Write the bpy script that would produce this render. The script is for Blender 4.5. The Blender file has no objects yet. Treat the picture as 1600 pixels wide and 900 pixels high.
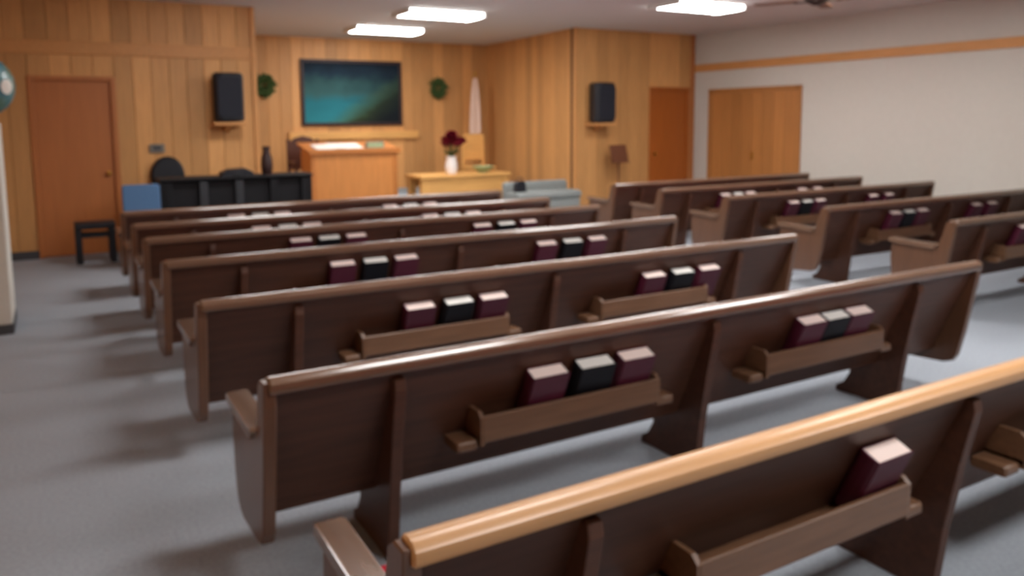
import bpy, math, random
from mathutils import Vector, Matrix

# ------------------------------------------------------------------ camera, world, exposure
sc = bpy.context.scene
col = sc.collection
random.seed(7)
CX, CY = 800.0, 330.0                 # principal point (the photo is a crop of a taller frame)
VP_DEPTH, VP_SIDE, EYE = (71.0, 192.0), (2950.0, 172.0), 1.62
a = Vector((VP_DEPTH[0]-CX, VP_DEPTH[1]-CY)); b = Vector((VP_SIDE[0]-CX, VP_SIDE[1]-CY))
F = math.sqrt(-a.dot(b))
d1 = Vector((a.x, a.y, F)).normalized(); d2 = Vector((b.x, b.y, F)).normalized()
up = d1.cross(d2)
if up.y > 0: up = -up
# rows of Rm are the world axes written in image axes (right, down, forward)
Rm = Matrix((d2, d1, up))
right, down, fwd = Rm.col[0], Rm.col[1], Rm.col[2]
cam_d = bpy.data.cameras.new('camera'); cam = bpy.data.objects.new('camera', cam_d); col.objects.link(cam)
cam.matrix_world = Matrix(((right.x, -down.x, -fwd.x, 0), (right.y, -down.y, -fwd.y, 0),
                           (right.z, -down.z, -fwd.z, EYE), (0, 0, 0, 1)))
cam_d.sensor_width = 36; cam_d.lens = F/1600*36
cam_d.shift_y = -(450-CY)/1600
cam_d.clip_start = 0.05
cam_d.dof.use_dof = True              # the photo is softly out of focus all over: focused far too close
cam_d.dof.focus_distance = 0.35
cam_d.dof.aperture_fstop = 13.0
sc.camera = cam
w = bpy.data.worlds.new('world'); sc.world = w; w.use_nodes = True
w.node_tree.nodes['Background'].inputs[0].default_value = (.55, .6, .7, 1)
w.node_tree.nodes['Background'].inputs[1].default_value = .15
vs = sc.view_settings
vs.view_transform = 'Standard'; vs.look = 'None'; vs.gamma = 1; vs.use_curve_mapping = False
vs.exposure = 0.9
LAMP = 15.5

# ------------------------------------------------------------------ materials
MATS = {}
def srgb(r, g, b):
    f = lambda c: ((c/255+.055)/1.055)**2.4 if c > 10 else c/255/12.92
    return (f(r), f(g), f(b), 1)
def mat(name, rgb, rough=.6, spec=.5, metal=0, coat=0, noise=0, scale=8, stretch=(1, 1, 1), vary=0, bump=0, emit=0):
    """plain principled material; noise = grain amount, vary = brightness change from object to object"""
    m = bpy.data.materials.new(name); m.use_nodes = True; MATS[name] = m
    nt = m.node_tree; p = nt.nodes['Principled BSDF']
    c = srgb(*rgb)
    p.inputs['Base Color'].default_value = c
    p.inputs['Roughness'].default_value = rough
    p.inputs['Specular IOR Level'].default_value = spec
    p.inputs['Metallic'].default_value = metal
    p.inputs['Coat Weight'].default_value = coat
    p.inputs['Coat Roughness'].default_value = .18
    if emit:
        p.inputs['Emission Color'].default_value = c; p.inputs['Emission Strength'].default_value = emit
    if noise or bump:
        tc = nt.nodes.new('ShaderNodeTexCoord'); mp = nt.nodes.new('ShaderNodeMapping')
        mp.inputs['Scale'].default_value = stretch
        nz = nt.nodes.new('ShaderNodeTexNoise'); nz.inputs['Scale'].default_value = scale; nz.inputs['Detail'].default_value = 5
        nt.links.new(tc.outputs['Object'], mp.inputs[0])
        src = mp.outputs[0]
        if vary:
            oi = nt.nodes.new('ShaderNodeObjectInfo'); ad = nt.nodes.new('ShaderNodeVectorMath'); ad.operation = 'ADD'
            ml = nt.nodes.new('ShaderNodeMath'); ml.operation = 'MULTIPLY'; ml.inputs[1].default_value = 60
            nt.links.new(oi.outputs['Random'], ml.inputs[0]); nt.links.new(src, ad.inputs[0]); nt.links.new(ml.outputs[0], ad.inputs[1])
            src = ad.outputs[0]
        nt.links.new(src, nz.inputs['Vector'])
        if noise:
            mr = nt.nodes.new('ShaderNodeMapRange'); mr.inputs['From Min'].default_value = .25; mr.inputs['From Max'].default_value = .75
            mr.inputs['To Min'].default_value = 1-noise; mr.inputs['To Max'].default_value = 1+noise
            nt.links.new(nz.outputs['Fac'], mr.inputs['Value'])
            val = mr.outputs[0]
            if vary:
                m2 = nt.nodes.new('ShaderNodeMapRange'); m2.inputs['To Min'].default_value = 1-vary; m2.inputs['To Max'].default_value = 1+vary
                nt.links.new(oi.outputs['Random'], m2.inputs['Value'])
                m3 = nt.nodes.new('ShaderNodeMath'); m3.operation = 'MULTIPLY'
                nt.links.new(val, m3.inputs[0]); nt.links.new(m2.outputs[0], m3.inputs[1]); val = m3.outputs[0]
            hv = nt.nodes.new('ShaderNodeVectorMath'); hv.operation = 'SCALE'; hv.inputs[0].default_value = c[:3]
            nt.links.new(val, hv.inputs['Scale']); nt.links.new(hv.outputs[0], p.inputs['Base Color'])
        if bump:
            bp = nt.nodes.new('ShaderNodeBump'); bp.inputs['Strength'].default_value = bump; bp.inputs['Distance'].default_value = .01
            nt.links.new(nz.outputs['Fac'], bp.inputs['Height']); nt.links.new(bp.outputs[0], p.inputs['Normal'])
    return m
mat('carpet', (152, 157, 164), .95, .1, noise=.12, scale=60, bump=.25)
mat('chancel_carpet', (140, 150, 156), .95, .1, noise=.12, scale=60, bump=.25)
mat('ceiling', (214, 211, 207), .9, .2, noise=.03, scale=30)
mat('white_wall', (204, 198, 188), .85, .3, noise=.02, scale=12)
mat('plank', (206, 150, 92), .5, .35, noise=.10, scale=5, stretch=(7, 7, .6), vary=.19)
mat('plank_backing', (96, 58, 30), .8)
mat('trim_wood', (206, 146, 88), .5, .35, noise=.1, scale=5, stretch=(6, .6, 6))
mat('door_wood', (178, 108, 58), .45, .4, noise=.08, scale=4, stretch=(6, 6, .5))
mat('small_door_wood', (170, 92, 34), .45, .4, noise=.08, scale=4, stretch=(6, 6, .5))
mat('folding_door_wood', (176, 116, 62), .45, .4, noise=.10, scale=4, stretch=(6, 6, .5), vary=.1)
mat('pew_wood', (78, 47, 33), .48, .35, coat=.05, noise=.22, scale=4, stretch=(.7, 9, 9))
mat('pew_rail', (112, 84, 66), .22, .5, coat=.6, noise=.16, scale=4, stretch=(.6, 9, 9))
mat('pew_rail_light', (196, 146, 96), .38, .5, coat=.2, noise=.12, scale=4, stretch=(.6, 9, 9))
mat('pew_end', (98, 66, 46), .38, .5, coat=.3, noise=.16, scale=4, stretch=(9, 9, .8))
mat('pew_arm', (120, 92, 74), .24, .5, coat=.8, noise=.14, scale=4, stretch=(9, .8, 9))
mat('rack_wood', (108, 76, 54), .4, .5, coat=.15, noise=.2, scale=5, stretch=(.7, 8, 8))
mat('red_cushion', (176, 30, 48), .9, .2, noise=.1, scale=50, bump=.15)
mat('maroon_cover', (78, 20, 42), .5, .4, noise=.08, scale=40)
mat('black_cover', (12, 12, 19), .55, .25, noise=.1, scale=40)
mat('pink_pages', (250, 228, 220), .8, .2, noise=.05, scale=80, stretch=(1, 12, 1))
mat('grey_pages', (240, 236, 230), .8, .2, noise=.05, scale=80, stretch=(1, 12, 1))
mat('black_plastic', (24, 25, 32), .5, .4, noise=.1, scale=60)
mat('grille', (30, 32, 42), .7, .3, noise=.25, scale=160)
mat('piano_black', (14, 14, 18), .6, .3, coat=.0, noise=.1, scale=10)
mat('piano_post', (44, 46, 50), .5, .4, noise=.1, scale=10)
mat('blue_fabric', (84, 116, 152), .9, .2, noise=.12, scale=60)
mat('pulpit_wood', (206, 134, 70), .42, .4, noise=.1, scale=4, stretch=(5, 5, .6))
mat('pulpit_trim', (190, 118, 58), .42, .4, noise=.1, scale=4, stretch=(.6, 5, 5))
mat('table_wood', (222, 166, 96), .42, .4, noise=.1, scale=4, stretch=(.6, 5, 5))
mat('white_paper', (232, 226, 216), .8, .2, noise=.03, scale=20)
mat('vase_white', (232, 224, 220), .35, .5, noise=.02, scale=10)
mat('petal', (128, 16, 40), .7, .3, noise=.2, scale=30)
mat('leaf', (58, 78, 36), .7, .3, noise=.25, scale=30)
mat('wreath_leaf', (62, 82, 40), .7, .3, noise=.3, scale=30)
mat('dark_chair_wood', (84, 44, 28), .4, .5, noise=.15, scale=5, stretch=(6, 6, .8))
mat('flag_cloth', (226, 196, 178), .85, .2, noise=.06, scale=6, stretch=(8, 8, .5))
mat('brass', (190, 146, 70), .3, .5, metal=1, noise=.05, scale=20)
mat('lens', (252, 251, 250), .5, emit=LAMP)
mat('white_metal', (222, 220, 214), .5, .4, noise=.02, scale=20)
mat('frame_dark', (46, 26, 24), .5, .4, noise=.1, scale=12)
mat('brown_metal', (104, 60, 38), .5, .4, noise=.1, scale=20)
mat('fan_blade', (118, 74, 44), .5, .4, noise=.15, scale=6, stretch=(1, 8, 8))
mat('fan_motor', (52, 42, 34), .4, .5, noise=.1, scale=20)
mat('grey_fabric', (134, 138, 136), .9, .2, noise=.1, scale=50)
mat('green_glaze', (150, 170, 128), .4, .5, noise=.08, scale=15)
mat('switch_grey', (128, 120, 110), .6, .3, noise=.05, scale=20)
mat('baseboard_dark', (70, 70, 74), .7, .3, noise=.05, scale=20)

def picture_mat():
    m = bpy.data.materials.new('landscape_picture'); m.use_nodes = True; MATS['picture'] = m
    nt = m.node_tree; p = nt.nodes['Principled BSDF']; p.inputs['Roughness'].default_value = .7; p.inputs['Specular IOR Level'].default_value = .15
    N, L = nt.nodes.new, nt.links.new
    tc = N('ShaderNodeTexCoord'); sp = N('ShaderNodeSeparateXYZ'); L(tc.outputs['Generated'], sp.inputs[0])
    nz = N('ShaderNodeTexNoise'); nz.inputs['Scale'].default_value = 5; nz.inputs['Detail'].default_value = 6
    L(tc.outputs['Generated'], nz.inputs['Vector'])
    def math_(op, x, y):
        n = N('ShaderNodeMath'); n.operation = op
        for i, v in enumerate((x, y)):
            if isinstance(v, (int, float)): n.inputs[i].default_value = v
            else: L(v, n.inputs[i])
        return n.outputs[0]
    wob = math_('MULTIPLY', math_('SUBTRACT', nz.outputs['Fac'], .5), .35)
    zz = math_('ADD', sp.outputs['Z'], wob)
    r = N('ShaderNodeValToRGB'); L(zz, r.inputs[0]); e = r.color_ramp.elements
    e[0].position = .05; e[0].color = srgb(46, 128, 138); e[1].position = .95; e[1].color = srgb(20, 34, 46)
    for pos, c in ((.35, (40, 112, 124)), (.5, (58, 98, 98)), (.68, (48, 82, 84)), (.82, (30, 50, 66))):
        k = e.new(pos); k.color = srgb(*c)
    # dark green hill rising to the right
    hill = math_('SUBTRACT', math_('MULTIPLY', math_('SUBTRACT', sp.outputs['X'], .28), 1.05), math_('ADD', sp.outputs['Z'], math_('MULTIPLY', wob, .6)))
    hr = N('ShaderNodeMapRange'); hr.inputs['From Min'].default_value = -.12; hr.inputs['From Max'].default_value = .22; L(hill, hr.inputs['Value'])
    hc = N('ShaderNodeValToRGB'); L(math_('SUBTRACT', hill, math_('MULTIPLY', wob, .5)), hc.inputs[0]); h = hc.color_ramp.elements
    h[0].position = .0; h[0].color = srgb(84, 108, 62); h[1].position = .55; h[1].color = srgb(26, 28, 26)
    k = h.new(.25); k.color = srgb(46, 58, 36)
    mx = N('ShaderNodeMix'); mx.data_type = 'RGBA'; L(hr.outputs[0], mx.inputs['Factor']); L(r.outputs[0], mx.inputs['A']); L(hc.outputs[0], mx.inputs['B'])
    # night-dark sky towards the right
    dk = N('ShaderNodeMapRange'); dk.inputs['From Min'].default_value = .35; dk.inputs['From Max'].default_value = .95; dk.inputs['To Max'].default_value = .62
    L(math_('ADD', sp.outputs['X'], wob), dk.inputs['Value'])
    m2 = N('ShaderNodeMix'); m2.data_type = 'RGBA'; L(dk.outputs[0], m2.inputs['Factor']); L(mx.outputs['Result'], m2.inputs['A']); m2.inputs['B'].default_value = srgb(16, 26, 36)
    L(m2.outputs['Result'], p.inputs['Base Color'])
picture_mat()

def globe_mat():
    m = bpy.data.materials.new('blue_green_patches'); m.use_nodes = True; MATS['globe'] = m
    nt = m.node_tree; p = nt.nodes['Principled BSDF']; p.inputs['Roughness'].default_value = .3
    tc = nt.nodes.new('ShaderNodeTexCoord'); nz = nt.nodes.new('ShaderNodeTexNoise'); nz.inputs['Scale'].default_value = 3
    r = nt.nodes.new('ShaderNodeValToRGB'); e = r.color_ramp.elements
    e[0].position = .42; e[0].color = srgb(66, 128, 150); e[1].position = .62; e[1].color = srgb(92, 124, 96)
    nt.links.new(tc.outputs['Object'], nz.inputs['Vector']); nt.links.new(nz.outputs['Fac'], r.inputs[0]); nt.links.new(r.outputs[0], p.inputs['Base Color'])
globe_mat()

# ------------------------------------------------------------------ mesh helpers
class G:
    def __init__(s): s.v = []; s.f = []
    def add(s, vs_, fs_):
        o = len(s.v); s.v += [tuple(v) for v in vs_]; s.f += [tuple(i+o for i in f) for f in fs_]; return s
    def box(s, x0, x1, y0, y1, z0, z1):
        return s.add([(x0, y0, z0), (x1, y0, z0), (x1, y1, z0), (x0, y1, z0), (x0, y0, z1), (x1, y0, z1), (x1, y1, z1), (x0, y1, z1)],
                     [(0, 3, 2, 1), (4, 5, 6, 7), (0, 1, 5, 4), (1, 2, 6, 5), (2, 3, 7, 6), (3, 0, 4, 7)])
    def prism(s, pts, lo, hi, axis='x', bev=0):
        """outline pts swept along an axis: x -> pts are (y,z), y -> (x,z), z -> (x,y); bev shrinks the two end caps"""
        n = len(pts)
        cx = sum(p[0] for p in pts)/n; cy = sum(p[1] for p in pts)/n
        mk = {'x': lambda p, t: (t, p[0], p[1]), 'y': lambda p, t: (p[0], t, p[1]), 'z': lambda p, t: (p[0], p[1], t)}[axis]
        rings = [(lo, 0), (hi, 0)]
        if bev: rings = [(lo, bev), (lo+bev, 0), (hi-bev, 0), (hi, bev)]
        V = []
        for t, d in rings:
            for p in pts:
                dx, dy = p[0]-cx, p[1]-cy; l = math.hypot(dx, dy) or 1
                V.append(mk((p[0]-dx/l*d, p[1]-dy/l*d), t))
        Fs = []
        for r in range(len(rings)-1):
            for i in range(n):
                j = (i+1) % n; Fs.append((r*n+i, r*n+j, (r+1)*n+j, (r+1)*n+i))
        Fs.append(tuple(range(n-1, -1, -1))); Fs.append(tuple((len(rings)-1)*n+i for i in range(n)))
        return s.add(V, Fs)
    def rbox(s, x0, x1, y0, y1, z0, z1, r=.01, axis='x', seg=3):
        a_ = {'x': (y0, y1, z0, z1, x0, x1), 'y': (x0, x1, z0, z1, y0, y1), 'z': (x0, x1, y0, y1, z0, z1)}[axis]
        return s.prism(rrect(a_[0], a_[1], a_[2], a_[3], r, seg), a_[4], a_[5], axis, bev=min(r, (a_[5]-a_[4])*.3)*.6)
    def lathe(s, prof, c=(0, 0, 0), n=20, axis='z'):
        V = []; Fs = []; m = len(prof)
        for r, z in prof:
            for i in range(n):
                t = 2*math.pi*i/n; q = (r*math.cos(t), r*math.sin(t), z)
                if axis == 'y': q = (q[0], -q[2], q[1])
                if axis == 'x': q = (q[2], q[0], q[1])
                V.append((c[0]+q[0], c[1]+q[1], c[2]+q[2]))
        for k in range(m-1):
            for i in range(n):
                j = (i+1) % n; Fs.append((k*n+i, k*n+j, (k+1)*n+j, (k+1)*n+i))
        Fs.append(tuple(range(n-1, -1, -1))); Fs.append(tuple((m-1)*n+i for i in range(n)))
        return s.add(V, Fs)
    def tube(s, pts, r, n=8):
        pts = [Vector(p) for p in pts]; V = []; Fs = []; m = len(pts)
        rs = r if isinstance(r, (list, tuple)) else [r]*m
        for k, p in enumerate(pts):
            t = (pts[min(k+1, m-1)]-pts[max(k-1, 0)]).normalized()
            u = t.cross(Vector((0, 0, 1)) if abs(t.z) < .9 else Vector((1, 0, 0))).normalized(); q = t.cross(u)
            for i in range(n):
                an = 2*math.pi*i/n; V.append(p+(u*math.cos(an)+q*math.sin(an))*rs[k])
        for k in range(m-1):
            for i in range(n):
                j = (i+1) % n; Fs.append((k*n+i, k*n+j, (k+1)*n+j, (k+1)*n+i))
        Fs.append(tuple(range(n-1, -1, -1))); Fs.append(tuple((m-1)*n+i for i in range(n)))
        return s.add(V, Fs)
    def leaf(s, base, d, nrm, L, W):
        base = Vector(base); d = Vector(d).normalized(); nrm = Vector(nrm); sd = d.cross(nrm).normalized(); n2 = sd.cross(d)
        return s.add([base, base+d*L*.45+sd*W/2-n2*W*.1, base+d*L, base+d*L*.45-sd*W/2-n2*W*.1, base+d*L*.5+n2*W*.12],
                     [(0, 1, 4), (1, 2, 4), (2, 3, 4), (3, 0, 4)])
    def build(s, name, m, parent=None, smooth=False, loc=None):
        me = bpy.data.meshes.new(name); me.from_pydata(s.v, [], s.f); me.update()
        import bmesh
        bm = bmesh.new(); bm.from_mesh(me); bmesh.ops.recalc_face_normals(bm, faces=bm.faces); bm.to_mesh(me); bm.free()
        me.materials.append(MATS[m])
        if smooth:
            for p in me.polygons: p.use_smooth = True
            me.set_sharp_from_angle(angle=math.radians(38))
        o = bpy.data.objects.new(name, me); col.objects.link(o)
        if parent is not None: o.parent = parent
        if loc is not None: o.location = loc
        return o
def rrect(a0, a1, b0, b1, r, seg=3):
    r = min(r, (a1-a0)/2*.98, (b1-b0)/2*.98); out = []
    for cx, cy, s0 in ((a1-r, b1-r, 0), (a0+r, b1-r, 90), (a0+r, b0+r, 180), (a1-r, b0+r, 270)):
        for k in range(seg+1):
            t = math.radians(s0+90*k/seg); out.append((cx+r*math.cos(t), cy+r*math.sin(t)))
    return out
def tag(o, label, cat, group=None):
    o['label'] = label; o['category'] = cat
    if group: o['group'] = group
    return o
def empty(name, loc, rz=0, rx=0):
    o = bpy.data.objects.new(name, None); col.objects.link(o); o.empty_display_size = .1
    o.location = loc; o.rotation_euler = (rx, 0, rz); return o
def thing(name, label, cat, loc=(0, 0, 0), rz=0, rx=0, group=None): return tag(empty(name, loc, rz, rx), label, cat, group)
def struct(o):
    o['kind'] = 'structure'; return o
def copy_tree(o, parent=None):
    c = o.copy(); col.objects.link(c); c.parent = parent
    for ch in list(o.children): copy_tree(ch, c)
    return c

# ------------------------------------------------------------------ room shell
XL, XR, YB, YF, YA, ZC = -1.0, 10.26, -3.0, 11.0, 14.4, 3.12     # left, right, rear, front wall, alcove back, ceiling
AX0, AX1, AX2 = 2.44, 7.63, 7.80                                  # alcove left, right at front, right at back
struct(G().box(XL-.2, XR+.2, YB-.2, YA+.2, -.12, 0).build('floor', 'carpet'))
struct(G().box(XL-.2, XR+.2, YB-.2, YA+.2, ZC, ZC+.12).build('ceiling', 'ceiling'))
struct(G().box(XL, XR, YB-.15, YB, 0, ZC).build('wall_rear', 'white_wall'))
struct(G().box(XR, XR+.15, YB, YA, 0, ZC).build('wall_right', 'white_wall'))

def plank_wall(name, p0, p1, thick, holes, z_cuts=(), width=.215, z0=0., z1=ZC):
    """planks run from p0 to p1 (the face line seen from the room); holes = (s0, s1, top) door openings along the line"""
    p0 = Vector((p0[0], p0[1], 0)); p1 = Vector((p1[0], p1[1], 0)); L = (p1-p0).length; ang = math.atan2(p1.y-p0.y, p1.x-p0.x)
    g = G()
    edges = [0]+[e for h in holes for e in h[:2]]+[L]
    for i in range(len(edges)-1):
        s0, s1 = edges[i], edges[i+1]; hole = next((h for h in holes if h[0] == s0), None)
        g.box(s0, s1, .02, .02+thick, hole[2] if hole else z0, z1)
    root = struct(g.build(name, 'plank_backing')); root.location = p0; root.rotation_euler.z = ang
    cuts = sorted(set([0, L]+[e for h in holes for e in h[:2]])); meshes = {}
    for i in range(len(cuts)-1):
        s0, s1 = cuts[i], cuts[i+1]; hole = next((h for h in holes if h[0] == s0), None)
        n = max(1, round((s1-s0)/width)); wd = (s1-s0)/n
        for k in range(n):
            lv = [hole[2] if hole else z0]+[z for z in z_cuts if z > (hole[2] if hole else z0)]+[z1]
            for q in range(len(lv)-1):
                key = (round(wd, 4), lv[q], lv[q+1])
                if key not in meshes:
                    o = G().prism(rrect(0.002, wd-.002, 0, .024, .004, 1), lv[q]+.002, lv[q+1]-.002, 'z').build('plank', 'plank', root); meshes[key] = o.data
                else:
                    o = bpy.data.objects.new('plank', meshes[key]); col.objects.link(o); o.parent = root
                o.location = (s0+k*wd, random.uniform(-.002, .002), 0)
    return root
plank_wall('wall_left', (XL, YB), (XL, YF+.1), .12, [], width=.43)
DL0, DL1, DLT = -.10, .71, 2.12           # front door by the left wall
DR0, DR1, DRT = 9.27, 10.08, 2.12         # front door by the right wall
plank_wall('wall_front_left', (XL, YF), (AX0, YF), .12, [(DL0-XL-.05, DL1-XL+.05, DLT+.05)], z_cuts=(2.51,))
plank_wall('wall_alcove_left', (AX0, YF+.05), (AX0, YA), .1, []).rotation_euler.z = math.pi/2
plank_wall('wall_alcove_back', (AX0-.1, YA), (AX2+.1, YA), .12, [])
plank_wall('wall_alcove_right', (AX2, YA), (AX1, YF+.04), .12, [])
plank_wall('wall_front_right', (AX1, YF), (XR, YF), .12, [(DR0-AX1-.05, DR1-AX1+.05, DRT+.05)])
struct(G().rbox(XL, AX0, YF-.018, YF+.01, 2.43, 2.59, .006).build('trim_1', 'trim_wood'))
struct(G().rbox(XR-.025, XR, YB, YF, 2.45, 2.58, .006, 'y').build('trim_2', 'trim_wood'))
struct(G().rbox(AX0-.03, AX0+.03, YF-.03, YF+.05, 0, ZC, .008, 'z').build('trim_3', 'trim_wood'))
struct(G().rbox(AX1-.012, AX1+.035, YF-.014, YF+.03, 0, ZC, .006, 'z').build('trim_6', 'trim_wood'))
struct(G().rbox(XR-.09, XR-.002, YF-.02, YF+.01, 0, ZC, .006, 'z').build('trim_4', 'door_wood'))
struct(G().rbox(XR-.018, XR, YB, 8.5, 0, .12, .005, 'y').build('baseboard_right', 'white_wall'))
struct(G().rbox(XL+.01, DL0-.06, YF-.016, YF, 0, .10, .004).build('baseboard_front_left', 'baseboard_dark'))
struct(G().rbox(DL1+.06, AX0, YF-.016, YF, 0, .10, .004).build('baseboard_front_center', 'baseboard_dark'))

def flush_door(name, x0, x1, top, y, wood, knob_side):
    r = struct(empty(name, ((x0+x1)/2, y, 0))); h = (x1-x0)/2
    G().rbox(-h, h, .02, .06, .008, top, .004, 'z').build('door_leaf', wood, r)
    for s in (-1, 1): G().rbox(s*(h+.03)-.03, s*(h+.03)+.03, -.02, .08, 0, top+.055, .006, 'z').build('door_jamb', wood, r)
    G().rbox(-h, h, -.02, .08, top, top+.055, .006).build('door_head', wood, r)
    k = G(); k.lathe([(.012, 0), (.012, .03), (.028, .04), (.03, .055), (.02, .07), (.0, .072)], (0, 0, 0), 12, 'y').build('door_knob', 'brass', r, True, (knob_side*(h-.07), .02, 1.0))
    return r
flush_door('door_1', DL0, DL1, DLT, YF, 'door_wood', 1)
flush_door('door_2', DR0, DR1, DRT, YF, 'small_door_wood', -1)
# wide boarded door in the right-hand wall
r = struct(empty('door_3', (XR, 9.585, 0))); HW = .965
for s in (-1, 1): G().rbox(-.04, 0, s*HW-.045, s*HW+.045, 0, 2.13, .006, 'z').build('door_jamb', 'folding_door_wood', r)
G().rbox(-.04, 0, -HW, HW, 2.06, 2.13, .006, 'y').build('door_head', 'folding_door_wood', r)
nb = 8; bw = (2*HW-.09)/nb
board = None
for i in range(nb):
    y0 = -HW+.045+i*bw
    if board is None: board = G().rbox(-.03, 0, .003, bw-.003, .01, 2.058, .005, 'z').build('door_board', 'folding_door_wood', r); o = board
    else: o = board.copy(); col.objects.link(o)
    o.location = (0, y0, 0)
G().rbox(-.055, -.03, -.06, -.02, .92, 1.06, .008, 'z').build('door_handle', 'brass', r)

# white half-height partition at the far left
struct(G().rbox(XL, -.315, 7.15, 7.75, .075, 1.62, .012, 'z').build('wall_partition', 'white_wall'))
struct(G().rbox(XL, -.31, 7.14, 7.76, 0, .075, .006, 'z').build('baseboard_partition', 'baseboard_dark'))
t = thing('round_ornament', 'rounded blue-green ornament with a white patch on the white partition, far left', 'ornament', (-.43, 7.45, 1.62))
G().lathe([(.11, 0), (.11, .012), (.035, .03), (.03, .06), (0, .062)], n=18).build('base', 'white_metal', t, True)
sph = lambda R, c, n=20, k=12: G().lathe([(R*math.sin(math.pi*i/k)+1e-4, -R*math.cos(math.pi*i/k)) for i in range(k+1)], c, n)
gb = sph(.245, (0, 0, .29)).build('ball', 'globe', t, True)
g = G()
ring = [(.06*math.cos(i*math.pi/6), .06*math.sin(i*math.pi/6)) for i in range(12)]
dv = Vector((.78, -.62, -.05)).normalized(); u = dv.cross(Vector((0, 0, 1))).normalized(); v = dv.cross(u)
pts = []
for rr in (.06, .03):
    for i in range(12):
        p = dv*.25+u*rr*math.cos(i*math.pi/6)+v*rr*math.sin(i*math.pi/6); pts.append(p.normalized()*.249+Vector((0, 0, .29)))
pts.append(dv*.25+Vector((0, 0, .29)))
g.add(pts, [(i, (i+1) % 12, 12+(i+1) % 12, 12+i) for i in range(12)]+[(12+i, 12+(i+1) % 12, 24) for i in range(12)])
g.build('white_patch', 'white_paper', gb, True)

# raised carpeted chancel
struct(G().rbox(AX0+.01, AX1-.005, 10.75, YF-.04, 0, .16, .015).build('floor_chancel_step', 'chancel_carpet'))
struct(G().box(AX0+.03, AX1-.005, YF-.04, YA-.005, 0, .32).build('floor_chancel', 'chancel_carpet'))

# ------------------------------------------------------------------ ceiling lights
def make_light():
    t = empty('ceiling_light', (0, 0, 0))
    G().box(-.60, .60, -.31, .31, -.012, 0).build('housing', 'white_metal', t)
    for s in (-1, 1):
        G().rbox(s*.58-.02, s*.58+.02, -.31, .31, -.07, -.012, .006, 'y').build('end_cap', 'white_metal', t)
    G().prism([(-.29, -.013), (.29, -.013), (.27, -.05), (.18, -.065), (-.18, -.065), (-.27, -.05)], -.56, .56).build('diffuser', 'lens', t)
    return t
proto = make_light(); used = False
SPOTS = [(4.92, 12.6, 'fluorescent ceiling light nearest the landscape picture, over the chancel'),
         (4.88, 10.4, 'fluorescent ceiling light just in front of the chancel opening, left of centre'),
         (7.58, 8.1, 'fluorescent ceiling light above the right pews, before the right speaker')]
rown = ['over the front pews', 'over the middle pews', 'over the rear pews', 'over the rear aisle']
for X, cn in ((2.1, 'left'), (4.88, 'centre'), (7.58, 'right')):
    for yy, rn in zip((8.1, 5.4, 2.7, 0), rown):
        if (X, yy) not in ((7.58, 8.1), (7.58, 0), (7.58, 2.7), (2.1, 5.4)): SPOTS.append((X, yy, 'fluorescent ceiling light in the %s line %s' % (cn, rn)))
for X, yy, lb in SPOTS:
    o = copy_tree(proto) if used else proto; used = True
    o.location = (X, yy if X != 4.88 or yy != 8.1 else 7.75, ZC); tag(o, lb, 'ceiling light', 'fluorescent ceiling lights')

# ------------------------------------------------------------------ pews
TH = math.atan2(.228, .525)
def make_pew(L, rail='pew_rail'):
    t = empty('church_pew', (0, 0, 0))
    G().prism([(-.028, .762), (-.022, .752), (.045, .752), (.050, .765), (.048, .785), (.036, .798), (.012, .803), (-.012, .799), (-.026, .785)],
              -.004, L+.004, 'x', .006).build('top_rail', rail, t, True)
    G().prism([(.004, .76), (.026, .76), (.256, .235), (.232, .235)], .02, L-.02).build('back_panel', 'pew_wood', t)
    G().prism([(.228, .235), (.26, .235), (.262, .26), (.216, .27)], .02, L-.02).build('bottom_rail', 'pew_wood', t)
    G().rbox(.02, L-.02, .185, .53, .355, .39, .01).build('seat', 'pew_wood', t)
    G().rbox(.03, L-.03, .20, .535, .39, .445, .022).build('seat_cushion', 'red_cushion', t, True)
    ep = [(-.016, .79), (-.006, .70), (.012, .60), (.05, .38), (.085, .23), (.11, .19), (.16, .172), (.40, .155), (.46, .165), (.50, .20),
          (.525, .30), (.535, .45), (.525, .555), (.50, .57), (.18, .555), (.115, .59), (.085, .67), (.06, .77), (.035, .79)]
    for s in (0, 1):
        x0 = -.022 if s == 0 else L-.022
        e = G().prism(ep, x0, x0+.044, 'x', .005).build('end_panel', 'pew_end', t)
        G().prism([(.15, .553), (.54, .566), (.556, .578), (.552, .594), (.535, .602), (.15, .592), (.125, .60), (.11, .59)], x0-.018, x0+.062, 'x', .008).build('armrest', 'pew_arm', e, True)
    sp = [(.0, .715), (.012, .72), (.03, .715), (.215, .33), (.46, .345), (.46, .30), (.40, .13), (.44, .06), (.49, .03), (.49, 0), (.105, 0), (.10, .04), (.075, .25), (.035, .48), (-.006, .68)]
    for k, q in enumerate((.45, 1.96, L-.53)): G().prism(sp, q-.022, q+.022, 'x', .004).build('support', 'pew_wood', t)
    for x0, x1 in ((.68, 1.70), (2.20, min(3.22, L-.68))):
        rk = G().prism([(.012, .415), (.172, .415), (.164, .432), (.012, .432)], x0+.09, x1-.06).build('book_rack', 'rack_wood', t)
        G().rbox(x0+.10, x1-.07, .006, .026, .41, .515, .007).build('rack_board', 'rack_wood', rk)
        for xx in (x0+.09, x1-.075): G().prism([(.008, .40), (.165, .40), (.11, .53), (.03, .53), (.008, .51)], xx, xx+.016).build('rack_end', 'rack_wood', rk)
        for xx in (x0, x1-.055): G().rbox(xx, xx+.085, .02, .15, .385, .425, .012).build('cup_holder', 'rack_wood', rk, True)
    return t
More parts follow.
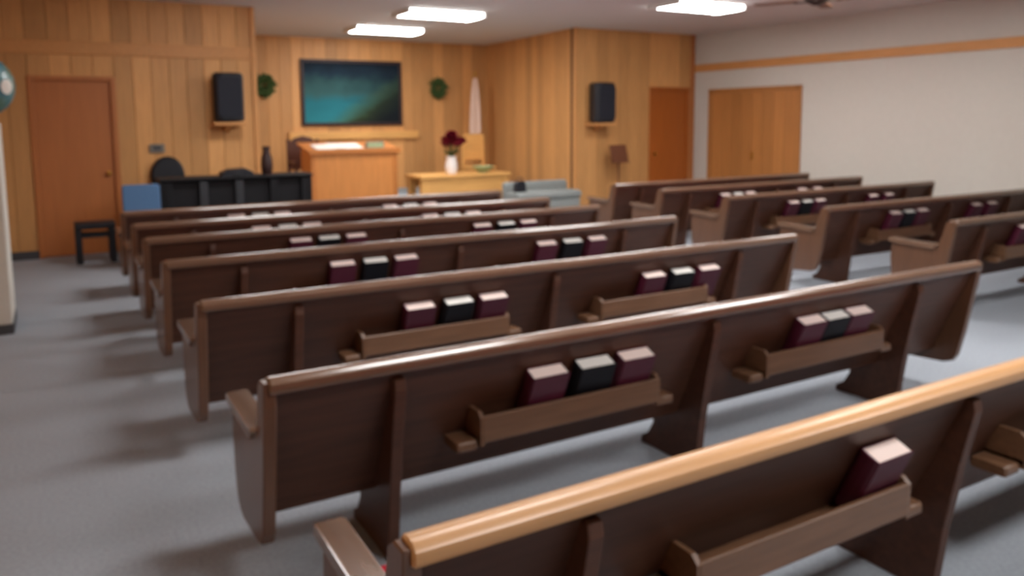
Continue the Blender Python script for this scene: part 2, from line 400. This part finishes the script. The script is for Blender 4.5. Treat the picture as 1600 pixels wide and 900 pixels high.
def make_book(kind):
    t = empty('hymn_book', (0, 0, 0)); c = 'maroon_cover' if kind == 'maroon' else 'black_cover'; W, H, T = .165, .215, .068
    cv = G(); cv.box(-W/2, W/2, -T/2, -T/2+.004, 0, H); cv.box(-W/2, W/2, T/2-.004, T/2, 0, H)
    cv.prism([(-W/2, -T/2), (-W/2, T/2), (-W/2-.006, T/2-.012), (-W/2-.009, 0), (-W/2-.006, -T/2+.012)], 0, H, 'z')
    cv.build('cover', c, t)
    G().box(-W/2+.001, W/2-.006, -T/2+.0045, T/2-.0045, .006, H-.003).build('pages', 'pink_pages' if kind == 'maroon' else 'grey_pages', t)
    return t
bp = {'maroon': [make_book('maroon'), False], 'black': [make_book('black'), False]}
def place_book(kind, x, y, label):
    q = bp[kind]; o = copy_tree(q[0]) if q[1] else q[0]; q[1] = True
    o.location = (x, y+.0985, .4465); o.rotation_euler = (TH, 0, random.uniform(-.03, .03)); tag(o, label, 'book', 'books in the pew racks')
    return o
ORD = ['nearest', 'second', 'third', 'fourth', 'fifth', 'sixth', 'seventh']
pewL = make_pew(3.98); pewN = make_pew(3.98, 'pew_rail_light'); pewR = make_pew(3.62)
def pew_label(i, blk, n):
    if i == 0 and blk == 'left': return 'nearest left-block wooden pew, with honey-coloured top rail and red seat cushion'
    return 'dark wooden pew with red cushion, %s row from the camera in the %s block' % (ORD[i], blk)
LX, LROWS = .565, [1.38, 2.53, 3.82, 5.07, 6.16, 7.05, 8.10]
RX, RROWS = 6.2, [3.65, 4.85, 6.10, 7.15, 8.05]
BOOKS = {0: [(2.09, 'maroon', 2, 0)], 1: [(1.64, 'maroon', 0, 0), (1.87, 'black', 1, 0), (2.08, 'maroon', 2, 0), (3.17, 'maroon', 0, 1), (3.345, 'black', 1, 1), (3.53, 'maroon', 2, 1)]}
for i in (2, 3, 4, 5, 6):
    dx = {2: .01, 3: 0, 4: .02, 5: -.08, 6: -.08}[i]
    BOOKS[i] = [(1.65+dx, 'maroon', 0, 0), (1.88+dx, 'black', 1, 0), (2.10+dx, 'maroon', 2, 0), (3.26+dx, 'maroon', 0, 1), (3.50+dx, 'black', 1, 1), (3.73+dx, 'maroon', 2, 1)]
PL, RK = ['left end', 'middle', 'right end'], ['left', 'right']
for i, y in enumerate(LROWS):
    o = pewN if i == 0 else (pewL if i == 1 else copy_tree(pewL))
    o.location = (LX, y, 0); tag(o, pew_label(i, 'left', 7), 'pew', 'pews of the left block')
    for x, kd, p_, rk in BOOKS[i]:
        q = place_book(kd, x, y, '%s book at %s of the %s rack, %s left-block pew' % (kd, PL[p_], RK[rk], ORD[i]))
        if i >= 3: q.scale = (1, 1, 1.2 if i == 3 else 1.3)
for i, y in enumerate(RROWS):
    o = pewR if i == 0 else copy_tree(pewR)
    o.location = (RX, y, 0); tag(o, pew_label(i, 'right', 5), 'pew', 'pews of the right block')
    for x, kd, p_, rk in ((RX+1.02, 'maroon', 0, 0), (RX+1.24, 'black', 1, 0), (RX+1.46, 'maroon', 2, 0), (RX+2.42, 'maroon', 0, 1), (RX+2.72, 'maroon', 2, 1)):
        q = place_book(kd, x, y, '%s book at %s of the %s rack, %s right-block pew' % (kd, PL[p_], RK[rk], ORD[i]))
        q.scale = (1, 1, 1.2)

# ------------------------------------------------------------------ front of the church
# wall loudspeakers
def speaker(loc, rz, label, w_, h_, d_=.3):
    t = thing('loudspeaker', label, 'speaker', loc, rz, group='wall loudspeakers')
    out = [(-w_/2+.05, d_/2), (w_/2-.05, d_/2), (w_/2, -d_/2+.09), (w_/2-.03, -d_/2+.03), (w_/4, -d_/2), (-w_/4, -d_/2), (-w_/2+.03, -d_/2+.03), (-w_/2, -d_/2+.09)]
    G().prism(out, 0, h_, 'z', .03).build('cabinet', 'black_plastic', t)
    gr = G()
    gr.prism([(x, z) for x, z in rrect(-w_/2+.04, w_/2-.04, .05, h_-.05, .05)], -d_/2-.012, -d_/2+.02, 'y', .006); gr.build('grille', 'grille', t)
    G().rbox(-w_/2-.01, w_/2+.01, -d_/2+.02, d_/2+.05, -.05, -.01, .01).build('shelf_bracket', 'trim_wood', t)
    G().prism([(d_/2+.05, -.05), (-d_/2+.1, -.05), (d_/2+.05, -.15)], -.03, .03, 'x').build('shelf_brace', 'trim_wood', t)
    return t
speaker((2.05, YF-.21, 1.62), 0, 'black loudspeaker on the left wood wall, near the alcove corner', .38, .62)
speaker((8.03, YF-.21, 1.56), 0, 'black loudspeaker on the right wood wall, left of the small door', .40, .66)
t = thing('wall_box', 'small grey wall box on the wood wall above the blue chair', 'wall box', (1.2, YF-.001, 1.29))
G().rbox(-.09, .09, -.03, 0, -.055, .055, .012, 'y').build('case', 'switch_grey', t)
G().rbox(-.05, .05, -.036, -.029, -.02, .03, .004, 'y').build('display', 'baseboard_dark', t)

# landscape picture on the alcove wall
t = thing('landscape_picture', 'large dark-framed landscape picture in teal and green above the pulpit', 'picture', (4.965, YA-.002, 1.53))
PW, PH = .97, 1.20
G().box(-PW+.05, PW-.05, -.03, -.003, .05, PH-.05).build('canvas', 'picture', t)
for z in (0, PH-.06): G().rbox(-PW, PW, -.05, 0, z, z+.06, .01).build('frame_rail', 'frame_dark', t)
for s in (-1, 1): G().rbox(s*(PW-.03)-.03, s*(PW-.03)+.03, -.05, 0, .06, PH-.06, .01, 'z').build('frame_side', 'frame_dark', t)

# wreaths
def wreath(x, z, R, label):
    t = thing('wreath', label, 'wreath', (x, YA-.06, z), group='wreaths beside the picture')
    n = 20
    G().tube([(R*.62*math.cos(2*math.pi*i/n), 0, R*.62*math.sin(2*math.pi*i/n)) for i in range(n+1)], R*.2, 8).build('ring', 'leaf', t, True)
    g = G(); rd = random.Random(3)
    for i in range(260):
        an = rd.uniform(0, 2*math.pi); q = rd.uniform(.25, .85)*R
        g.leaf((q*math.cos(an), rd.uniform(-.03, .03), q*math.sin(an)), (math.cos(an+rd.uniform(-1, 1))*rd.choice((1, 1, -.6)), rd.uniform(-1, .1), math.sin(an+rd.uniform(-1, 1))), (0, -1, .1), rd.uniform(.06, .11), .035)
    lv = g.build('leaves', 'wreath_leaf', t); lv['kind'] = 'stuff'
wreath(3.36, 2.24, .19, 'round green wreath left of the landscape picture')
wreath(6.69, 2.24, .19, 'round green wreath right of the landscape picture')

# ledge under the picture
struct(G().rbox(3.75, 6.25, YA-.07, YA-.002, 1.28, 1.42, .01).build('trim_5', 'table_wood'))

# pulpit on the chancel, x 3.47-4.85, front at y = 12
PZ = .32
t = thing('pulpit', 'wide honey-coloured wooden pulpit below the landscape picture', 'pulpit', (4.15, 12.0, PZ))
G().rbox(-.68, .68, .0, .03, .06, .80, .006, 'z').build('front_panel', 'pulpit_wood', t)
for s in (-1, 1): G().rbox(s*.68-.02, s*.68+.02, 0, .55, .06, .86, .008, 'z').build('side_panel', 'pulpit_wood', t)
for s in (-1, 1): G().rbox(s*.665-.035, s*.665+.035, -.015, 0, .06, .80, .005, 'z').build('front_stile', 'pulpit_trim', t)
G().rbox(-.72, .72, -.03, .58, 0, .06, .01).build('plinth', 'pulpit_trim', t)
G().prism([(-.05, .80), (.62, .93), (.62, .96), (-.05, .83)], -.74, .74, 'x', .006).build('slanted_top', 'pulpit_trim', t)
G().rbox(-.74, .74, -.065, -.035, .79, .87, .008).build('book_stop', 'pulpit_trim', t)
sl = math.atan2(.13, .67)
t = thing('paper_sheets', 'spread white paper sheets lying on the pulpit top', 'paper', (3.94, 12.02, PZ+.853), rx=sl)
for k, (dx, dy, rz) in enumerate(((-.22, .02, .04), (.0, .06, -.05), (.22, .02, .03))):
    o = G().box(-.15, .15, 0, .36, 0, .004).build('sheet', 'white_paper', t); o.location = (dx, dy, .004+.005*k); o.rotation_euler.z = rz
t = thing('desk_plaque', 'small grey-green plaque standing at the right of the pulpit top', 'plaque', (4.52, 12.08, PZ+.862), rx=sl)
G().prism([(0, 0), (.09, 0), (.045, .10), (.03, .10)], -.15, .15).build('stand', 'switch_grey', t)
G().add([(-.13, -.002, .012), (.13, -.002, .012), (.13, .026, .09), (-.13, .026, .09)], [(0, 1, 2, 3)]).build('face', 'green_glaze', t)

# dark chair beside and behind the pulpit
t = thing('clergy_chair', 'dark wooden high-backed chair half hidden behind the pulpit', 'chair', (3.66, 12.95, PZ))
for x in (-.24, .24):
    G().rbox(x-.025, x+.025, .20, .25, 0, 1.0, .008, 'z').build('back_post', 'dark_chair_wood', t)
    G().rbox(x-.022, x+.022, -.25, -.20, 0, .62, .008, 'z').build('leg', 'dark_chair_wood', t)
    G().rbox(x-.03, x+.03, -.26, .22, .62, .655, .01, 'y').build('arm', 'dark_chair_wood', t)
G().rbox(-.24, .24, -.25, .22, .40, .45, .01).build('seat', 'dark_chair_wood', t)
G().prism([(-.24, .50), (.24, .50), (.24, .92), (.15, 1.02), (0, 1.06), (-.15, 1.02), (-.24, .92)], .205, .24, 'y', .006).build('backrest', 'dark_chair_wood', t)

# communion table, x 5.0-6.63, y 11.5
t = thing('communion_table', 'light wooden communion table to the right of the pulpit', 'table', (5.82, 11.75, PZ))
G().rbox(-.82, .82, -.33, .33, .38, .43, .012).build('table_top', 'table_wood', t)
G().rbox(-.74, .74, -.28, -.25, .05, .38, .005).build('apron', 'table_wood', t)
G().rbox(-.74, .74, .25, .28, .24, .38, .005).build('apron', 'table_wood', t)
for x in (-.73, .73):
    for y in (-.24, .24): G().rbox(x-.06, x+.06, y-.05, y+.05, 0, .38, .01, 'z').build('leg', 'table_wood', t)
TZ = PZ+.43
t = thing('flower_vase', 'white vase of dark red flowers standing on the communion table', 'flower vase', (5.63, 11.62, TZ))
G().lathe([(.07, 0), (.085, .01), (.10, .10), (.095, .18), (.075, .25), (.09, .29), (.075, .285), (.06, .24), (.0, .23)], n=24).build('vase', 'vase_white', t, True)
rd = random.Random(5); bl = None
def bloom_mesh():
    g = G()
    for lay, (n, r_, tl) in enumerate(((5, .03, 1.3), (7, .045, .9), (9, .055, .45))):
        for i in range(n):
            an = 2*math.pi*i/n+lay*.4
            d = (math.cos(an)*math.cos(tl), math.sin(an)*math.cos(tl), math.sin(tl))
            g.leaf((0, 0, 0), d, (-d[0]*.3, -d[1]*.3, 1), .035+r_*.6, .05)
    return g
for k in range(15):
    an = rd.uniform(0, 2*math.pi); q = math.sqrt(rd.random())*.20; h_ = .60-q*.75+rd.uniform(-.06, .05)
    if k < 2: q, h_ = .05*k, .62
    px, py = q*math.cos(an), q*math.sin(an)
    if bl is None: bl = bloom_mesh().build('bloom', 'petal', t); o = bl
    else: o = bl.copy(); col.objects.link(o)
    o.location = (px, py, h_); o.scale = (1.75,)*3; o.rotation_euler = (py*-3, px*3, rd.random()*6)
    G().tube([(px*.15, py*.15, .26), (px*.5, py*.5, .26+(h_-.26)*.55), (px, py, h_)], .004, 5).build('stem', 'leaf', t)
for k in range(12):
    an = rd.uniform(0, 6.28); G().leaf((.03*math.cos(an), .03*math.sin(an), .30), (math.cos(an), math.sin(an), .8), (0, 0, 1), .16, .05).build('leaf', 'leaf', t)
t = thing('green_bowl', 'shallow pale green bowl near the right end of the communion table', 'bowl', (6.26, 11.72, TZ))
G().lathe([(.07, 0), (.08, .012), (.15, .06), (.19, .10), (.18, .10), (.14, .065), (.06, .025), (0, .022)], n=24).build('bowl', 'green_glaze', t, True)
G().lathe([(.085, 0), (.085, .008), (.0, .008)], n=20).build('foot', 'green_glaze', t)

# light wood chair behind the table
t = thing('side_chair', 'light wooden chair behind the right end of the communion table', 'chair', (6.72, 12.75, PZ))
for x in (-.2, .2):
    G().rbox(x-.02, x+.02, .18, .22, 0, 1.02, .006, 'z').build('back_post', 'table_wood', t)
    G().rbox(x-.02, x+.02, -.22, -.18, 0, .43, .006, 'z').build('leg', 'table_wood', t)
G().rbox(-.23, .23, -.24, .23, .43, .47, .01).build('seat', 'table_wood', t)
G().rbox(-.18, .18, .185, .21, .58, 1.05, .008).build('backrest', 'table_wood', t)
# furled pale flag on a pole in the alcove corner
t = thing('furled_flag', 'pale furled flag on a pole in the right alcove corner', 'flag', (7.28, 13.9, PZ))
G().lathe([(.16, 0), (.16, .02), (.05, .06), (.02, .09), (0, .09)], n=18).build('base', 'brass', t, True)
G().tube([(0, 0, .05), (0, 0, 2.15)], .014, 10).build('pole', 'pulpit_trim', t, True)
G().lathe([(.02, 0), (.03, .03), (.02, .07), (.0, .12)], (0, 0, 2.15), 12).build('finial', 'brass', t, True)
g = G(); n = 28; prof = [(2.1, .035), (1.9, .06), (1.5, .085), (1.15, .095), (.85, .085), (.8, .07)]
V = []; Fs = []
for k, (z, rr) in enumerate(prof):
    for i in range(n):
        an = 2*math.pi*i/n; q = rr*(1+.28*math.sin(an*5+k*.3)); V.append((q*math.cos(an), q*math.sin(an), z))
for k in range(len(prof)-1):
    for i in range(n):
        j = (i+1) % n; Fs.append((k*n+i, k*n+j, (k+1)*n+j, (k+1)*n+i))
Fs += [tuple(range(n)), tuple((len(prof)-1)*n+i for i in range(n))]
g.add(V, Fs).build('cloth', 'flag_cloth', t, True)

# grey fabric bench at the right of the chancel
t = thing('fabric_bench', 'low grey fabric-covered bench to the right of the communion table', 'bench', (6.62, 10.42, 0))
G().rbox(-.56, .56, -.22, .22, .08, .40, .03).build('body', 'grey_fabric', t, True)
G().rbox(-.58, .58, -.24, .24, .40, .52, .045).build('cushion', 'grey_fabric', t, True)
G().rbox(-.58, .58, .18, .27, .40, .66, .04).build('backrest', 'grey_fabric', t, True)
for x in (-.48, .48):
    for y in (-.16, .16): G().lathe([(.02, 0), (.028, .09), (0, .09)], (x, y, 0), 10).build('foot', 'dark_chair_wood', t)
t = thing('handbag', 'small dark bag standing at the left end of the grey bench', 'bag', (6.19, 10.40, .52))
G().prism([(-.10, 0), (.10, 0), (.085, .14), (.05, .17), (-.05, .17), (-.085, .14)], -.05, .05, 'y', .015).build('body', 'black_plastic', t, True)
G().tube([(-.05, 0, .16), (-.045, 0, .21), (0, 0, .235), (.045, 0, .21), (.05, 0, .16)], .008, 8).build('handle', 'black_plastic', t, True)

# piano, back turned to the pews
t = thing('upright_piano', 'black upright piano seen from behind, left of the pulpit', 'piano', (1.93, 9.72, 0))
G().box(-.80, .80, .03, .05, .10, .93).build('soundboard', 'piano_black', t)
for i, x in enumerate((-.78, -.40, 0, .40, .78)): G().rbox(x-.045, x+.045, -.03, .03, .06, .93, .006, 'z').build('back_post', 'piano_post' if i in (1, 2) else 'piano_black', t)
for s in (-1, 1): G().rbox(s*.83-.03, s*.83+.03, -.03, .36, .04, .95, .01, 'z').build('side_panel', 'piano_black', t)
G().rbox(-.87, .87, -.05, .40, .95, .98, .01).build('lid', 'piano_black', t)
G().box(-.80, .80, .33, .36, .08, .95).build('front_panel', 'piano_black', t)
G().rbox(-.84, .84, .36, .66, .60, .68, .01).build('keybed', 'piano_black', t)
G().rbox(-.70, .70, .40, .62, .68, .70, .005).build('keys', 'white_paper', t)
for s in (-1, 1): G().rbox(s*.78-.04, s*.78+.04, .56, .64, .04, .60, .01, 'z').build('leg', 'piano_black', t)
G().rbox(-.86, .86, -.03, .64, 0, .06, .01).build('base', 'piano_black', t)
t = thing('black_case', 'flat black rounded case lying on the piano lid', 'case', (1.93, 9.87, .98))
G().prism([(-.19, 0), (.19, 0), (.18, .04), (.10, .085), (-.08, .075), (-.17, .045)], -.12, .12, 'y', .012).build('shell', 'black_plastic', t, True)
G().rbox(-.04, .04, -.135, -.12, .02, .045, .006).build('handle', 'piano_post', t)
t = thing('slim_vase', 'slim dark red-brown vase standing on the piano lid', 'vase', (2.29, 9.85, .98))
G().lathe([(.045, 0), (.06, .02), (.07, .10), (.062, .20), (.04, .27), (.048, .34), (.036, .335), (.03, .26), (0, .25)], n=20).build('body', 'frame_dark', t, True)
G().lathe([(.05, 0), (.05, .006), (0, .006)], n=16).build('foot', 'dark_chair_wood', t)
# padded round-backed black chair behind the piano
t = thing('padded_chair', 'black round-backed padded chair rising behind the piano', 'chair', (1.30, 10.70, 0))
G().prism([(.20*math.cos(i*math.pi/12)*(1 if i < 13 else 1), .95+.24*math.sin(i*math.pi/12)) for i in range(24)], .17, .25, 'y', .03).build('backrest', 'black_plastic', t, True)
G().rbox(-.23, .23, -.22, .22, .44, .52, .03).build('seat', 'black_plastic', t, True)
G().rbox(-.03, .03, .16, .20, .48, .90, .01, 'z').build('back_post', 'piano_post', t)
G().lathe([(.03, .06), (.03, .44), (0, .44)], n=12).build('column', 'piano_post', t, True)
for k in range(5):
    an = 2*math.pi*k/5; G().tube([(0, 0, .09), (.24*math.cos(an), .24*math.sin(an), .035), (.25*math.cos(an), .25*math.sin(an), .0)], [.02, .018, .014], 8).build('leg', 'piano_post', t)
# blue chair at the left end of the piano
t = thing('blue_chair', 'blue fabric chair at the left end of the piano', 'chair', (.86, 9.75, 0))
G().rbox(-.19, .19, -.20, -.14, .58, .94, .03, 'y').build('backrest', 'blue_fabric', t, True)
G().rbox(-.20, .20, -.18, .22, .42, .48, .025).build('seat', 'blue_fabric', t, True)
for x in (-.17, .17):
    G().tube([(x, -.17, .0), (x, -.16, .42), (x, -.17, .62)], .012, 8).build('leg', 'piano_post', t, True)
    G().tube([(x, .19, 0), (x, .18, .43)], .012, 8).build('leg', 'piano_post', t, True)
# black stool by the left door
t = thing('stool', 'small black four-legged stool in front of the left door', 'stool', (.42, 10.42, 0))
G().rbox(-.21, .21, -.17, .17, .40, .47, .02).build('seat', 'black_plastic', t, True)
for x in (-.175, .175):
    for y in (-.13, .13): G().rbox(x-.034, x+.034, y-.034, y+.034, 0, .40, .006, 'z').build('leg', 'black_plastic', t)
for y in (-.13, .13): G().box(-.15, .15, y-.012, y+.012, .30, .34).build('stretcher', 'black_plastic', t)

# brown music stand by the right wood wall
t = thing('music_stand', 'brown music stand against the right wood wall below the speaker', 'music stand', (8.33, 10.72, 0))
G().prism([(-.02, 0), (.0, -.01), (.08, .28), (.06, .285)], -.17, .17, 'x', .004).build('desk', 'brown_metal', t, loc=(0, -.03, .90))
G().rbox(-.17, .17, -.09, -.03, .885, .90, .004).build('lip', 'brown_metal', t)
G().tube([(0, .0, .25), (0, .0, 1.0)], .013, 10).build('pole', 'brown_metal', t, True)
for k in range(3):
    an = 2*math.pi*k/3+.5; G().tube([(0, 0, .27), (.20*math.cos(an), .20*math.sin(an), .0)], .009, 8).build('leg', 'brown_metal', t, True)

# ceiling fan above the right pews
t = thing('ceiling_fan', 'brown-bladed ceiling fan hanging above the right pews', 'ceiling fan', (7.22, 5.88, ZC))
G().lathe([(.07, 0), (.07, -.03), (.02, -.06), (0, -.06)], n=18).build('canopy', 'fan_motor', t, True)
G().tube([(0, 0, -.04), (0, 0, -.16)], .012, 8).build('rod', 'fan_motor', t)
G().lathe([(.02, -.15), (.12, -.17), (.14, -.23), (.10, -.28), (.04, -.31), (0, -.31)], n=22).build('motor', 'fan_motor', t, True)
for k in range(4):
    an = math.radians(30+90*k)
    o = G().prism([(.20, -.055), (.62, -.07), (.66, -.04), (.66, .04), (.62, .07), (.20, .055)], -.262, -.252, 'z').build('blade', 'fan_blade', t); o.rotation_euler.z = an
    p = G().box(.10, .24, -.02, .02, -.275, -.262).build('blade_arm', 'fan_motor', o)
